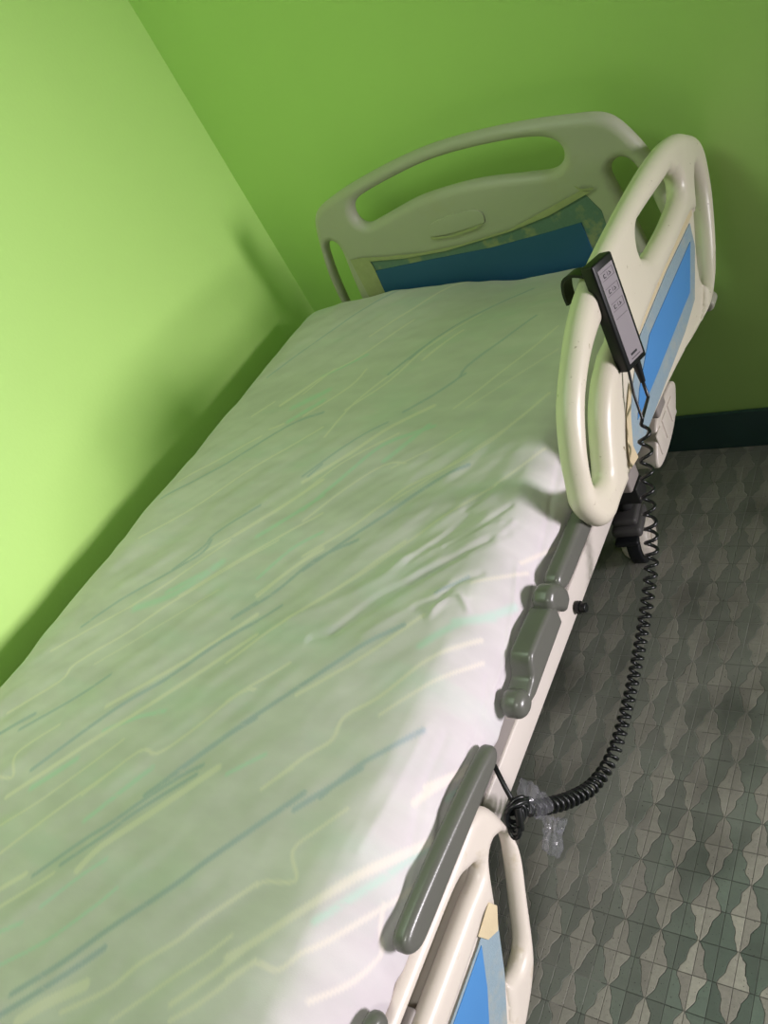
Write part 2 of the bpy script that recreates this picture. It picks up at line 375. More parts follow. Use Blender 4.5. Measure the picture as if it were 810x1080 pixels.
# end bracket with ribbed cover
P = loop([(-.47, .476), (-.40, .480), (-.345, .476), (-.325, .462), (-.335, .445), (-.375, .412), (-.42, .398), (-.48, .392), (-.525, .398), (-.532, .415), (-.505, .445)], .005, 2)
br = plate('rail_bracket', [P], .075, .006, 'x', 1.085, CREAM, bed)
bm = bmesh.new()
for k in range(3):
    y0 = -.372 - .048*k; z0 = .425 + .003*k
    box(bm, 1.120, 1.1255, y0-.034, y0, .418-.003*k, .462, .0025)
from_bm('rib', bm, CREAM, br)
# headboard
HS = (-.75, -.45)
hb_out = [(.228, .54), (.223, .60), (.233, .775), (.256, .872), (.283, .945), (.312, .978), (.365, .996), (.45, 1.013), (.583, 1.029), (.70, 1.034), (.82, 1.026), (.93, 1.011), (1.016, .994), (1.065, .982), (1.092, .966), (1.112, .938), (1.138, .882), (1.160, .80), (1.170, .70), (1.178, .60), (1.176, .54), (1.14, .505), (.90, .495), (.5, .495), (.26, .505)]
hs1 = [(.418, .943), (.428, .966), (.46, .978), (.564, .993), (.673, 1.001), (.783, .995), (.891, .980), (.945, .963), (.967, .940), (.964, .912), (.944, .900), (.886, .909), (.78, .928), (.69, .934), (.60, .932), (.50, .916), (.443, .908), (.422, .922)]
hs2 = [(.284, .876), (.297, .893), (.315, .884), (.319, .856), (.306, .77), (.295, .66), (.290, .60), (.268, .58), (.252, .60), (.254, .70), (.266, .80)]
hs3 = [(1.055, .866), (1.070, .883), (1.088, .874), (1.101, .845), (1.112, .78), (1.122, .70), (1.128, .62), (1.115, .59), (1.095, .60), (1.080, .70), (1.066, .79)]
L0 = edit(loop(hb_out), HS, .018); HH = [edit(loop(h, .005), HS, .018, True) for h in (hs1, hs2, hs3)]
hb = molded('headboard', [L0] + HH, .040, .020, 'y', -.12, HEADP, bed)
lp = loop([(.603, .836), (.598, .846), (.604, .862), (.628, .871), (.68, .8745), (.725, .872), (.748, .862), (.749, .844), (.738, .834), (.67, .832)], .003, 1)
plate('name_plate', [lp], .005, .0012, 'y', -.1405, HEADP, hb)
P = resample([(.384, .79), (.547, .783), (.731, .775), (.965, .776), (.975, .62), (.37, .62)], .02)
plate('blue_panel', [np.array([(.384, .792), (.547, .784), (.731, .773), (.879, .774), (.962, .777), (.97, .60), (.378, .60)])], .004, .0005, 'y', -.1415, DBLUE, hb)
tp = plate('tape_border', [np.array([(.365, .822), (.42, .814), (.50, .806), (.60, .796), (.70, .795), (.80, .802), (.90, .815), (.99, .835), (1.012, .79), (1.012, .60), (.362, .60)])], .002, .0003, 'y', -.1402, TAPEH, hb)
tp['label'] = 'translucent tape around the dark blue panel'
GTAPE = material('greenish_tape', (.42, .42, .24), .45, .4, .15, 60, .3, 300); ty = -.1440
for q in ([(.345, .838), (.40, .832), (.402, .80), (.385, .60), (.338, .60)], [(.37, .838), (.45, .822), (.56, .806), (.66, .801), (.80, .805), (.985, .846), (1.005, .838), (.90, .812), (.80, .800), (.62, .795), (.50, .804), (.37, .826)], [(.598, .838), (.65, .829), (.745, .836), (.72, .827), (.66, .824), (.60, .831)], [(.975, .862), (.99, .850), (1.016, .846), (1.01, .842), (.985, .846)]):
    plate('tape_strip', [np.array(q)], .0006, .0001, 'y', ty, GTAPE, hb); ty -= .0009
bm = bmesh.new(); cyl(bm, (1.150, -.100, .492), (1.150, -.055, .492), .015, n=32, bev=.006)
from_bm('bumper_wheel', bm, HEADP, hb)
for x0 in (.33, 1.03):
    bm = bmesh.new(); box(bm, x0, x0+.04, -.172, -.141, .51, .56, .004); from_bm('headboard_mount', bm, TAUPE, bed)
# raised head side rail
RS = (-1.9, 1.5); RX = 1.19
out1 = [(-.905, .629), (-.948, .661), (-.978, .72), (-.970, .773), (-.945, .823), (-.91, .863), (-.85, .90), (-.779, .930), (-.69, .946), (-.541, .950), (-.366, .946), (-.244, .933), (-.158, .911), (-.096, .881), (-.043, .846), (-.014, .795), (-.021, .723), (-.061, .657), (-.115, .598), (-.165, .572), (-.22, .562), (-.304, .571), (-.41, .588), (-.548, .604), (-.74, .616), (-.856, .621)]
sl1 = [(-.686, .851), (-.761, .84), (-.827, .809), (-.874, .762), (-.898, .719), (-.895, .704), (-.879, .726), (-.836, .779), (-.784, .811), (-.726, .825), (-.668, .830)]
sl2 = [(-.482, .852), (-.469, .874), (-.449, .880), (-.395, .879), (-.277, .867), (-.232, .862), (-.229, .845), (-.252, .832), (-.347, .827), (-.467, .836)]
sl3 = [(-.100, .813), (-.136, .788), (-.168, .742), (-.217, .680), (-.234, .640), (-.224, .618), (-.206, .614), (-.172, .636), (-.136, .680), (-.100, .737), (-.090, .785)]
pan = [(-.183, .764), (-.195, .702), (-.24, .62), (-.30, .590), (-.394, .600), (-.752, .626), (-.820, .634), (-.757, .712), (-.66, .757), (-.55, .772), (-.35, .772)]
o1 = edit(loop(out1), RS, .019)
H1 = [edit(loop(h, .004), RS, r_, True) for h, r_ in ((sl1, .016), (sl2, .016), (sl3, .004))]
pn = loop(pan, .006, 2)
rail = molded('side_rail', [o1] + H1, .042, .021, 'x', RX, YCREAM, bed, panel=pn)
def inset(P, sx): 
    c = P.mean(0); return c + (P-c)*sx
x1 = RX + .0115
plate('tape_border', [np.array([(-.215, .752), (-.222, .705), (-.305, .637), (-.40, .628), (-.745, .632), (-.775, .640), (-.728, .703), (-.60, .758), (-.40, .760)])], .0012, .0002, 'x', x1, TAPEB, rail)['label'] = 'mottled translucent tape around the blue panel'
plate('blue_panel', [np.array([(-.243, .728), (-.322, .664), (-.60, .668), (-.712, .672), (-.668, .702), (-.56, .735)])], .0012, .0002, 'x', x1+.0012, BLUE, rail)
plate('tape_strip', [np.array([(-.762, .634), (-.800, .643), (-.778, .680), (-.748, .712), (-.70, .738), (-.69, .735), (-.735, .700), (-.765, .662)])], .0012, .0002, 'x', x1+.0035, TAPEC, rail)
plate('tape_strip', [np.array([(-.19, .772), (-.42, .779), (-.62, .776), (-.62, .766), (-.42, .768), (-.20, .760)])], .0012, .0002, 'x', x1+.0030, TAPEC, rail)
for y0 in (-.56, -.76):
    bm = bmesh.new(); box(bm, 1.116, 1.170, y0, y0+.05, .55, .60, .005); from_bm('rail_mount', bm, TAUPE, bed)
# lowered foot side rail
FX = 1.14; FS = (-1.9, 1.5)
out2 = [(-1.50, .626), (-1.45, .625), (-1.418, .621), (-1.388, .603), (-1.368, .574), (-1.358, .535), (-1.356, .490), (-1.365, .450), (-1.396, .403), (-1.44, .337), (-1.464, .315), (-1.504, .297), (-1.56, .285), (-1.70, .280), (-2.00, .290), (-2.12, .305), (-2.18, .34), (-2.21, .41), (-2.20, .50), (-2.16, .57), (-2.10, .61), (-2.0, .626), (-1.80, .627), (-1.62, .627)]
fl1 = [(-1.453, .566), (-1.460, .575), (-1.48, .580), (-1.53, .5815), (-1.65, .581), (-1.95, .578), (-1.97, .567), (-1.95, .556), (-1.65, .556), (-1.51, .556), (-1.475, .556), (-1.458, .559)]
fl2 = [(-1.396, .540), (-1.412, .536), (-1.432, .509), (-1.480, .432), (-1.513, .388), (-1.510, .377), (-1.483, .382), (-1.454, .419), (-1.403, .493), (-1.390, .525)]
fl3 = [(-2.16, .50), (-2.15, .53), (-2.12, .54), (-2.10, .50), (-2.06, .42), (-2.06, .37), (-2.10, .365), (-2.14, .40)]
fpan = [(-1.468, .498), (-1.482, .508), (-1.52, .503), (-1.65, .499), (-1.90, .499), (-2.02, .48), (-2.02, .42), (-1.98, .34), (-1.80, .32), (-1.62, .32), (-1.56, .345), (-1.515, .405), (-1.470, .472)]
o2 = edit(loop(out2), FS, .014); H2 = [edit(loop(fl1, .004), FS, .012, True), edit(loop(fl2, .004), FS, .008, True), loop(fl3, .004)]
fp = loop(fpan, .005, 2)
frail = molded('side_rail', [o2] + H2, .030, .015, 'x', FX, CREAM, bed, panel=fp)
x2 = FX + .0115
plate('tape_border', [np.array([(-1.482, .500), (-1.474, .474), (-1.518, .408), (-1.566, .355), (-1.63, .330), (-1.97, .35), (-2.0, .48), (-1.90, .494), (-1.52, .494)])], .0012, .0002, 'x', x2, TAPEB, frail)['label'] = 'mottled translucent tape around the blue panel'
plate('blue_panel', [np.array([(-1.516, .490), (-1.550, .440), (-1.600, .385), (-1.64, .352), (-1.95, .37), (-1.96, .47), (-1.88, .490)])], .0012, .0002, 'x', x2+.0013, BLUE, frail)
plate('tape_strip', [np.array([(-1.470, .512), (-1.464, .490), (-1.486, .466), (-1.505, .482), (-1.512, .508)])], .0012, .0002, 'x', x2+.003, TAPEC, frail)
bm = bmesh.new(); box(bm, 1.1155, 1.134, -1.70, -1.62, .42, .55, .004); from_bm('rail_mount', bm, TAUPE, bed)
# footboard beyond the frame edge of the picture
plate('footboard', [loop([(.225, .43), (.223, .60), (.256, .80), (.312, .86), (.45, .90), (.70, .92), (.93, .90), (1.08, .86), (1.14, .80), (1.175, .60), (1.174, .43), (.70, .41)], .01, 3)], .040, .016, 'y', -2.145, HEADP, bed)
# grey guards along the mattress edge
GX = 1.166
def guard(P, w, bev): return molded('edge_guard', [P], w, bev, 'x', GX, GREY, bed, grid=.004)
guard(loop([(-.30, .648), (-.30, .678), (-.90, .678), (-1.045, .680), (-1.068, .676), (-1.074, .664), (-1.062, .648), (-1.03, .642), (-.95, .642)], .006, 2), .028, .009)
g2 = molded('edge_guard', [smooth_loop(resample([(-1.112, .638), (-1.108, .668), (-1.122, .680), (-1.165, .683), (-1.203, .683), (-1.213, .675), (-1.224, .658), (-1.250, .654), (-1.258, .640), (-1.235, .634), (-1.18, .636)], .003), 2)], .036, .007, 'x', GX+.004, GREY, bed, grid=.004)
kn_ = molded('latch_knob', [np.array([(-1.258+.0205*math.cos(a), .647+.0185*math.sin(a)) for a in np.linspace(0, 2*math.pi, 40, endpoint=False)])], .037, .014, 'x', GX+.004, GREY, g2, grid=.004)
hk = molded('latch_hook', [smooth_loop(resample([(-1.124, .672), (-1.118, .688), (-1.104, .695), (-1.088, .692), (-1.072, .676), (-1.066, .655), (-1.072, .640), (-1.092, .634), (-1.100, .648), (-1.110, .658)], .003), 2)], .034, .011, 'x', GX+.006, GREY, g2, grid=.004)
guard(loop([(-1.336, .668), (-1.331, .658), (-1.338, .648), (-1.36, .644), (-1.47, .646), (-1.565, .647), (-1.586, .653), (-1.596, .668), (-1.590, .682), (-1.56, .686), (-1.47, .683), (-1.38, .676)], .005, 2), .024, .009)
guard(loop([(-1.652, .664), (-1.656, .654), (-1.668, .648), (-1.80, .648), (-1.98, .650), (-1.99, .668), (-1.97, .684), (-1.80, .680), (-1.672, .678)], .006, 2), .020, .009)
for y0 in (-.80, -1.02, -1.20, -1.33):
    bm = bmesh.new(); box(bm, 1.100, 1.150, y0-.016, y0, .6085, .622, .002); from_bm('guard_bracket', bm, TAUPE, bed)
STROKES = [
    ('B', 0.0074, [(0.583, -1.685), (0.638, -1.618), (0.667, -1.588), (0.737, -1.503), (0.77, -1.477)]),
    ('B', 0.0072, [(0.625, -1.659), (0.671, -1.606), (0.701, -1.564), (0.769, -1.492)]),
    ('C', 0.0128, [(0.666, -1.657), (0.683, -1.617), (0.739, -1.551), (0.802, -1.476)]),
    ('B', 0.0085, [(0.693, -1.809), (0.743, -1.755), (0.78, -1.708), (0.847, -1.632), (0.875, -1.594), (0.922, -1.535), (0.967, -1.48)]),
    ('B', 0.0084, [(0.696, -1.833), (0.742, -1.784), (0.795, -1.722)]),
    ('C', 0.0152, [(0.731, -1.827), (0.758, -1.797), (0.798, -1.764)]),
    ('C', 0.0064, [(0.48, -1.678), (0.544, -1.587), (0.603, -1.513)]),
    ('C', 0.006, [(0.561, -1.736), (0.622, -1.673)]),
    ('C', 0.0094, [(0.536, -1.718), (0.565, -1.688)]),
    ('M', 0.0058, [(0.641, -1.714), (0.676, -1.666), (0.706, -1.632)]),
    ('M', 0.0056, [(0.638, -1.791), (0.692, -1.743), (0.737, -1.688), (0.755, -1.658)]),
    ('M', 0.009, [(0.612, -1.595), (0.65, -1.535), (0.676, -1.499)]),
    ('M', 0.006, [(0.595, -1.761), (0.625, -1.74)]),
    ('C', 0.0063, [(0.787, -1.798), (0.838, -1.756), (0.863, -1.72), (0.899, -1.682), (0.919, -1.653), (0.967, -1.596)]),
    ('C', 0.0049, [(0.87, -1.78), (0.915, -1.725), (0.948, -1.687), (0.971, -1.656)]),
    ('C', 0.0072, [(0.94, -1.74), (0.976, -1.696), (1.008, -1.651)]),
    ('C', 0.006, [(0.951, -1.753), (0.982, -1.722), (1.021, -1.669)]),
    ('B', 0.0085, [(0.965, -1.502), (1.031, -1.432)]),
    ('C', 0.0048, [(0.969, -1.598), (0.978, -1.59), (1.02, -1.579), (0.994, -1.549), (1.016, -1.516), (1.041, -1.485)]),
    ('C', 0.0101, [(0.982, -1.677), (1.011, -1.648), (1.06, -1.59), (1.098, -1.538), (1.154, -1.471), (1.186, -1.433)]),
    ('C', 0.0056, [(0.997, -1.696), (1.023, -1.671), (1.052, -1.668), (1.069, -1.644), (1.091, -1.619), (1.138, -1.553), (1.161, -1.52)]),
    ('M', 0.0078, [(1.067, -1.611), (1.085, -1.585), (1.118, -1.534), (1.156, -1.474), (1.183, -1.43)]),
    ('C', 0.0054, [(1.097, -1.68), (1.133, -1.642), (1.154, -1.605), (1.139, -1.585), (1.128, -1.562)]),
    ('C', 0.0091, [(1.114, -1.446), (1.138, -1.406), (1.174, -1.366)]),
    ('C', 0.0051, [(0.899, -1.485), (0.928, -1.452)]),
    ('M', 0.0067, [(1.156, -1.416), (1.178, -1.381)]),
    ('C', 0.0095, [(0.396, -1.602), (0.499, -1.487), (0.621, -1.356), (0.668, -1.302), (0.713, -1.254)]),
    ('C', 0.0049, [(0.432, -1.643), (0.487, -1.584), (0.574, -1.468)]),
    ('C', 0.0059, [(0.569, -1.564), (0.628, -1.481), (0.669, -1.477), (0.706, -1.436), (0.759, -1.362), (0.784, -1.35)]),
    ('C', 0.0054, [(0.343, -1.579), (0.376, -1.571), (0.345, -1.543), (0.349, -1.521), (0.396, -1.47)]),
    ('B', 0.0075, [(0.24, -1.273), (0.293, -1.204), (0.381, -1.128), (0.433, -1.078), (0.433, -1.045)]),
    ('C', 0.0056, [(0.205, -1.334), (0.268, -1.279), (0.374, -1.184), (0.488, -1.046)]),
    ('M', 0.0181, [(0.36, -1.219), (0.444, -1.177), (0.506, -1.102)]),
    ('C', 0.0064, [(0.222, -1.471), (0.302, -1.392), (0.309, -1.352), (0.385, -1.274), (0.457, -1.191), (0.579, -1.074)]),
    ('C', 0.0036, [(0.363, -1.347), (0.411, -1.3), (0.549, -1.165)]),
    ('B', 0.0092, [(0.251, -1.512), (0.304, -1.462)]),
    ('B', 0.0072, [(0.299, -1.495), (0.363, -1.434), (0.429, -1.363)]),
    ('C', 0.0097, [(0.481, -1.421), (0.545, -1.362), (0.606, -1.302), (0.683, -1.214)]),
    ('B', 0.0081, [(0.409, -1.552), (0.5, -1.43), (0.577, -1.352), (0.644, -1.272), (0.692, -1.227)]),
    ('B', 0.0064, [(0.634, -1.22), (0.664, -1.188)]),
    ('B', 0.0099, [(0.698, -1.538), (0.742, -1.477), (0.784, -1.428), (0.817, -1.394)]),
    ('M', 0.008, [(0.515, -1.461), (0.568, -1.429), (0.622, -1.409)]),
    ('M', 0.0115, [(0.44, -1.577), (0.496, -1.516)]),
    ('B', 0.0082, [(0.784, -1.428), (0.839, -1.362), (0.9, -1.295), (0.939, -1.252), (0.987, -1.215)]),
    ('C', 0.0052, [(0.533, -1.113), (0.617, -1.047)]),
    ('C', 0.0065, [(0.651, -1.171), (0.734, -1.062)]),
    ('B', 0.008, [(0.633, -1.224), (0.688, -1.17), (0.738, -1.091), (0.804, -1.048)]),
    ('B', 0.0062, [(0.654, -1.265), (0.726, -1.192)]),
    ('C', 0.0075, [(0.689, -1.309), (0.736, -1.246), (0.789, -1.191), (0.84, -1.134), (0.902, -1.049)]),
    ('C', 0.0058, [(0.744, -1.378), (0.762, -1.356), (0.82, -1.298)]),
    ('C', 0.0064, [(0.898, -1.488), (0.94, -1.431), (0.966, -1.403), (0.967, -1.367), (1.005, -1.33), (1.04, -1.278), (1.062, -1.252), (1.107, -1.209)]),
    ('C', 0.005, [(1.02, -1.357), (1.08, -1.284), (1.124, -1.234)]),
    ('B', 0.0072, [(0.993, -1.479), (1.022, -1.434), (1.061, -1.393), (1.087, -1.362)]),
    ('C', 0.0067, [(0.867, -1.348), (0.946, -1.274), (1.011, -1.196)]),
    ('M', 0.0117, [(1.029, -1.244), (1.064, -1.203), (1.11, -1.166)]),
    ('M', 0.0067, [(0.826, -1.481), (0.872, -1.443)]),
    ('C', 0.0068, [(1.12, -1.421), (1.166, -1.366)]),
    ('B', 0.0066, [(0.383, -1.121), (0.425, -1.062), (0.43, -1.028), (0.502, -0.954)]),
    ('C', 0.0055, [(0.406, -1.099), (0.511, -1.018)]),
    ('C', 0.0062, [(0.457, -1.184), (0.534, -1.107), (0.682, -0.98)]),
    ('C', 0.0057, [(0.244, -0.641), (0.288, -0.597)]),
    ('C', 0.0064, [(0.164, -0.857), (0.333, -0.723)]),
    ('C', 0.0064, [(0.344, -0.701), (0.378, -0.686)]),
    ('B', 0.0085, [(0.15, -0.912), (0.273, -0.824), (0.314, -0.782), (0.395, -0.698), (0.483, -0.664)]),
    ('C', 0.0062, [(0.192, -1.037), (0.285, -0.96), (0.389, -0.835), (0.518, -0.72)]),
    ('C', 0.0067, [(0.322, -0.618), (0.397, -0.528)]),
    ('M', 0.0148, [(0.39, -0.678), (0.456, -0.621)]),
    ('B', 0.0056, [(0.58, -0.876), (0.597, -0.845)]),
    ('C', 0.0109, [(0.491, -1.033), (0.571, -0.953), (0.626, -0.891)]),
    ('M', 0.0123, [(0.554, -1.034), (0.608, -0.984), (0.654, -0.935)]),
    ('M', 0.0143, [(0.416, -1.176), (0.496, -1.118)]),
    ('M', 0.0083, [(0.629, -1.135), (0.665, -1.069), (0.713, -1.029)]),
    ('C', 0.0081, [(0.658, -1.175), (0.696, -1.114), (0.739, -1.069)]),
    ('C', 0.0067, [(0.373, -0.583), (0.42, -0.501)]),
    ('C', 0.0063, [(0.428, -0.667), (0.512, -0.584), (0.528, -0.525)]),
    ('C', 0.0061, [(0.545, -0.753), (0.566, -0.643), (0.628, -0.547)]),
    ('B', 0.0065, [(0.722, -0.702), (0.772, -0.657), (0.82, -0.6)]),
    ('B', 0.0056, [(0.566, -0.876), (0.643, -0.776), (0.698, -0.731)]),
    ('C', 0.0111, [(0.577, -0.891), (0.65, -0.818), (0.72, -0.739), (0.788, -0.692)]),
    ('C', 0.0055, [(0.597, -0.922), (0.647, -0.843), (0.743, -0.768)]),
    ('M', 0.0108, [(0.629, -0.97), (0.678, -0.88), (0.725, -0.796), (0.82, -0.758)]),
    ('C', 0.0052, [(0.647, -0.998), (0.701, -0.919), (0.758, -0.858), (0.806, -0.858)]),
    ('C', 0.0042, [(0.78, -0.869), (0.838, -0.828), (0.89, -0.778)]),
    ('C', 0.0065, [(0.704, -1.084), (0.779, -1.01), (0.845, -0.919), (0.942, -0.849), (1.036, -0.703)]),
    ('B', 0.008, [(0.725, -1.115), (0.783, -1.043), (0.838, -0.979), (0.894, -0.914), (0.947, -0.876)]),
    ('C', 0.0049, [(0.832, -0.953), (0.924, -0.856), (0.995, -0.774)]),
    ('C', 0.0053, [(0.783, -1.202), (0.87, -1.105), (0.918, -1.037), (0.994, -0.954), (1.041, -0.898), (1.075, -0.84)]),
    ('M', 0.0115, [(1.062, -1.198), (1.092, -1.181), (1.133, -1.133)]),
    ('C', 0.0053, [(1.061, -1.129), (1.095, -1.103), (1.132, -1.068)]),
    ('C', 0.0066, [(1.115, -1.061), (1.161, -0.994)]),
    ('B', 0.0054, [(1.015, -1.156), (1.051, -1.119)]),
    ('B', 0.0061, [(0.178, -0.479), (0.31, -0.294), (0.361, -0.236), (0.437, -0.175)]),
    ('C', 0.0069, [(0.459, -0.382), (0.57, -0.211), (0.637, -0.171)]),
    ('C', 0.0067, [(0.319, -0.614), (0.399, -0.525), (0.479, -0.46), (0.558, -0.331)]),
    ('B', 0.0064, [(0.645, -0.516), (0.697, -0.394), (0.757, -0.312), (0.822, -0.238)]),
    ('B', 0.0073, [(0.61, -0.562), (0.665, -0.466), (0.697, -0.394)]),
    ('B', 0.0057, [(0.723, -0.702), (0.804, -0.623), (0.814, -0.577), (0.863, -0.503), (0.907, -0.418)]),
    ('C', 0.0062, [(0.551, -0.668), (0.624, -0.587), (0.666, -0.491), (0.742, -0.349)]),
    ('C', 0.0083, [(0.683, -0.525), (0.735, -0.425)]),
    ('C', 0.0046, [(0.842, -0.709), (0.913, -0.606), (0.979, -0.485)]),
    ('C', 0.0036, [(0.873, -0.714), (1.007, -0.568)]),
    ('M', 0.0172, [(0.373, -0.631), (0.449, -0.583)]),
    ('M', 0.011, [(0.399, -0.525), (0.495, -0.464)]),
    ('M', 0.0124, [(0.751, -0.844), (0.805, -0.753)]),
]
FOLDS = [
    (0.016, -0.01, [(0.834, -1.25), (0.869, -1.235), (0.919, -1.184), (0.974, -1.12), (1.034, -1.068), (1.056, -1.047)]),
    (0.018, 0.005, [(0.766, -1.218), (0.83, -1.183), (0.892, -1.135), (0.923, -1.089)]),
    (0.012, -0.008, [(0.994, -1.183), (1.024, -1.166), (1.036, -1.135), (1.066, -1.11)]),
    (0.012, 0.008, [(1.022, -1.195), (1.038, -1.164), (1.065, -1.158)]),
    (0.016, 0.006, [(0.925, -1.237), (0.976, -1.192), (1.029, -1.142)]),
    (0.013, -0.008, [(0.868, -1.234), (0.921, -1.16), (0.987, -1.11), (1.043, -1.058), (1.076, -1.026)]),
    (0.01, -0.008, [(0.989, -1.06), (1.029, -1.023), (1.063, -0.973)]),
    (0.01, -0.006, [(0.933, -1.093), (0.966, -1.052), (0.998, -0.993)]),
    (0.012, 0.006, [(0.964, -1.074), (1.017, -1.038), (1.06, -1.012)]),
    (0.009, -0.006, [(0.988, -0.985), (1.004, -0.962), (1.017, -0.931)]),
    (0.009, 0.006, [(1.032, -1.073), (1.064, -1.039), (1.079, -1.003)]),
    (0.008, 0.007, [(1.024, -1.187), (1.032, -1.167), (1.048, -1.152), (1.073, -1.175)]),
    (0.006, -0.008, [(1.026, -1.168), (1.04, -1.159)]),
    (0.01, -0.006, [(1.167, -1.182), (1.157, -1.105), (1.127, -0.979), (1.104, -0.85)]),
    (0.008, 0.006, [(1.159, -1.266), (1.144, -1.182), (1.11, -1.069)]),
    (0.01, -0.005, [(1.162, -1.479), (1.154, -1.422), (1.155, -1.327), (1.14, -1.249)]),
    (0.012, -0.006, [(1.145, -1.599), (1.145, -1.534), (1.122, -1.453), (1.116, -1.352)]),
    (0.009, 0.005, [(1.164, -1.524), (1.146, -1.439), (1.152, -1.357)]),
    (0.012, 0.004, [(1.079, -1.525), (1.086, -1.437), (1.089, -1.356)]),
]
# ------------------------------------------------------------------ mattress under its sheet
PROF = np.array([(.095, .609), (.082, .640), (.078, .668), (.086, .692), (.106, .711), (.135, .727), (.170, .737), (.21, .741), (1.065, .741), (1.096, .737), (1.116, .724), (1.132, .705), (1.144, .683), (1.149, .66), (1.149, .62), (1.120, .609)])
S = np.r_[0, np.cumsum(np.hypot(*np.diff(PROF, axis=0).T))]
OLD = np.array([(.165, .60), (.155, .66), (.155, .71), (.165, .733), (.19, .74)]); DS = np.interp(.6, PROF[:, 0][5:9], S[5:9]) - (np.hypot(*np.diff(OLD, axis=0).T).sum() + .41)
def sm(t): t = np.clip(t, 0, 1); return t*t*(3-2*t)
def vnoise(x, y, seed):
    r = np.random.RandomState(seed).rand(256, 256); xi = np.floor(x).astype(int); yi = np.floor(y).astype(int)
    fx = sm(x-xi); fy = sm(y-yi); g = lambda a, b: r[a % 256, b % 256]
    return (g(xi, yi)*(1-fx)+g(xi+1, yi)*fx)*(1-fy)+(g(xi, yi+1)*(1-fx)+g(xi+1, yi+1)*fx)*fy - .5
def seg_field(SS, YY, pts, hw, soft):
    """soft mask of a polyline stroke"""
    F = np.zeros(SS.shape); P = np.array(catmull(pts, 4, False)); pad = hw+soft
    for a, b in zip(P[:-1], P[1:]):
        d = b-a; q = d @ d
        if q < 1e-10: continue
        i = np.where((YC > min(a[1], b[1])-pad) & (YC < max(a[1], b[1])+pad))[0]; j = np.where((SCO > min(a[0], b[0])-pad) & (SCO < max(a[0], b[0])+pad))[0]
        if not len(i) or not len(j): continue
        sl = np.ix_(i, j); s = SS[sl]; y = YY[sl]
        t = np.clip(((s-a[0])*d[0]+(y-a[1])*d[1])/q, 0, 1); r = np.hypot(s-a[0]-t*d[0], y-a[1]-t*d[1])
        F[sl] = np.maximum(F[sl], 1-sm((r-(hw-soft))/(2*soft)))
    return F
NS, NY = 380, 560
SCO = np.linspace(0, S[-1], NS); YC = np.linspace(-.155, -2.09, NY); SS, YY = np.meshgrid(SCO, YC)
Xb = np.interp(SCO, S, PROF[:, 0]); Zb = np.interp(SCO, S, PROF[:, 1])
k = np.ones(7)/7; pad_ = lambda a: np.r_[np.full(3, a[0]), a, np.full(3, a[-1])]
Xs = np.convolve(pad_(Xb), k, 'valid'); Zs = np.convolve(pad_(Zb), k, 'valid')
TX = np.gradient(Xs); TZ = np.gradient(Zs); LN = np.hypot(TX, TZ); NX, NZ = -TZ/LN, TX/LN
X = np.tile(Xs, (NY, 1)); Z = np.tile(Zs, (NY, 1)); NXX = np.tile(NX, (NY, 1)); NZZ = np.tile(NZ, (NY, 1)); Y = YY.copy()
top = sm((Z-.70)/.03)
# wrinkle field
c, s_ = math.cos(math.radians(48)), math.sin(math.radians(48))
U = X*c + Y*s_; V = -X*s_ + Y*c
D = .0022*vnoise(U*5+3, V*16+9, 1)*2 + .0012*vnoise(U*12, V*40, 2)*2 + .0030*vnoise(X*6+5, Y*6+7, 3) + .0006*vnoise(X*45+5, Y*45+7, 4)
zone = np.exp(-(((X-.98)/.14)**2 + ((Y+.98)/.22)**2))
D += zone*(.006*vnoise(U*13+1, V*34+2, 5) + .0045*vnoise(U*28+1, V*62+2, 6))
side = sm((X-1.09)/.03); D += side*.006*vnoise(YY*26+.3, Z*6, 7) + side*.003*vnoise(YY*60, Z*8, 8)
lefts = 1-sm((X-.11)/.05); D += lefts*.010*vnoise(YY*11, Z*3, 9)
headz = sm((YY+.36)/.18); D += headz*.006*vnoise(X*14, YY*5, 10)
for w, h, pts in FOLDS:
    pts = [(a+DS, b) for a, b in pts]; D += h*.5*seg_field(SS, YY, pts, w*.25, w*.75)
for i, dy in enumerate((0,)): pass
X += NXX*D; Z += NZZ*D
Z -= .047*sm((X-.4)/.5)*sm((YY+.5)/.34)*top
# rounded head end
he = sm((-.155-YY)/.028); Z = np.where(top > 0, Z - top*.014*(1-he)**2, Z)
Y += 0.004*vnoise(X*12, Z*0+3, 11)*sm((YY+.3)/.14)
# head end curtain rows
rows_x, rows_y, rows_z = [], [], []
for k_, (dy, dz) in enumerate(((.004, .006), (.006, .02), (.005, .06), (.0, .13))):
    fz = np.maximum(Z[0]-dz, .609); fx = .65+(X[0]-.65)*(1-.0*k_)
    rows_x.append(fx); rows_y.append(Y[0]+dy*0); rows_z.append(fz)
XX = np.vstack([np.array(rows_x[::-1]), X]); Y2 = np.vstack([np.array(rows_y[::-1]), Y]); ZZ = np.vstack([np.array(rows_z[::-1]), Z])
nr = XX.shape[0]; co = np.stack([XX, Y2, ZZ], 2).reshape(-1, 3)
idx = np.arange(nr*NS).reshape(nr, NS); quads = np.stack([idx[:-1, :-1], idx[1:, :-1], idx[1:, 1:], idx[:-1, 1:]], 2).reshape(-1, 4)
me = bpy.data.meshes.new('bed_sheet'); me.from_pydata(co.tolist(), [], quads.tolist())
masks = {'B': np.zeros(SS.shape), 'C': np.zeros(SS.shape), 'M': np.zeros(SS.shape)}
for kind, w, pts in STROKES:
    pts = [(a+DS, b) for a, b in pts]
    hw = max(w*.5, .0021); masks[kind] = np.maximum(masks[kind], seg_field(SS, YY, pts, hw, max(.0023, hw*(.3 if kind != 'M' else .9)))*(1 if w > .004 else .75))
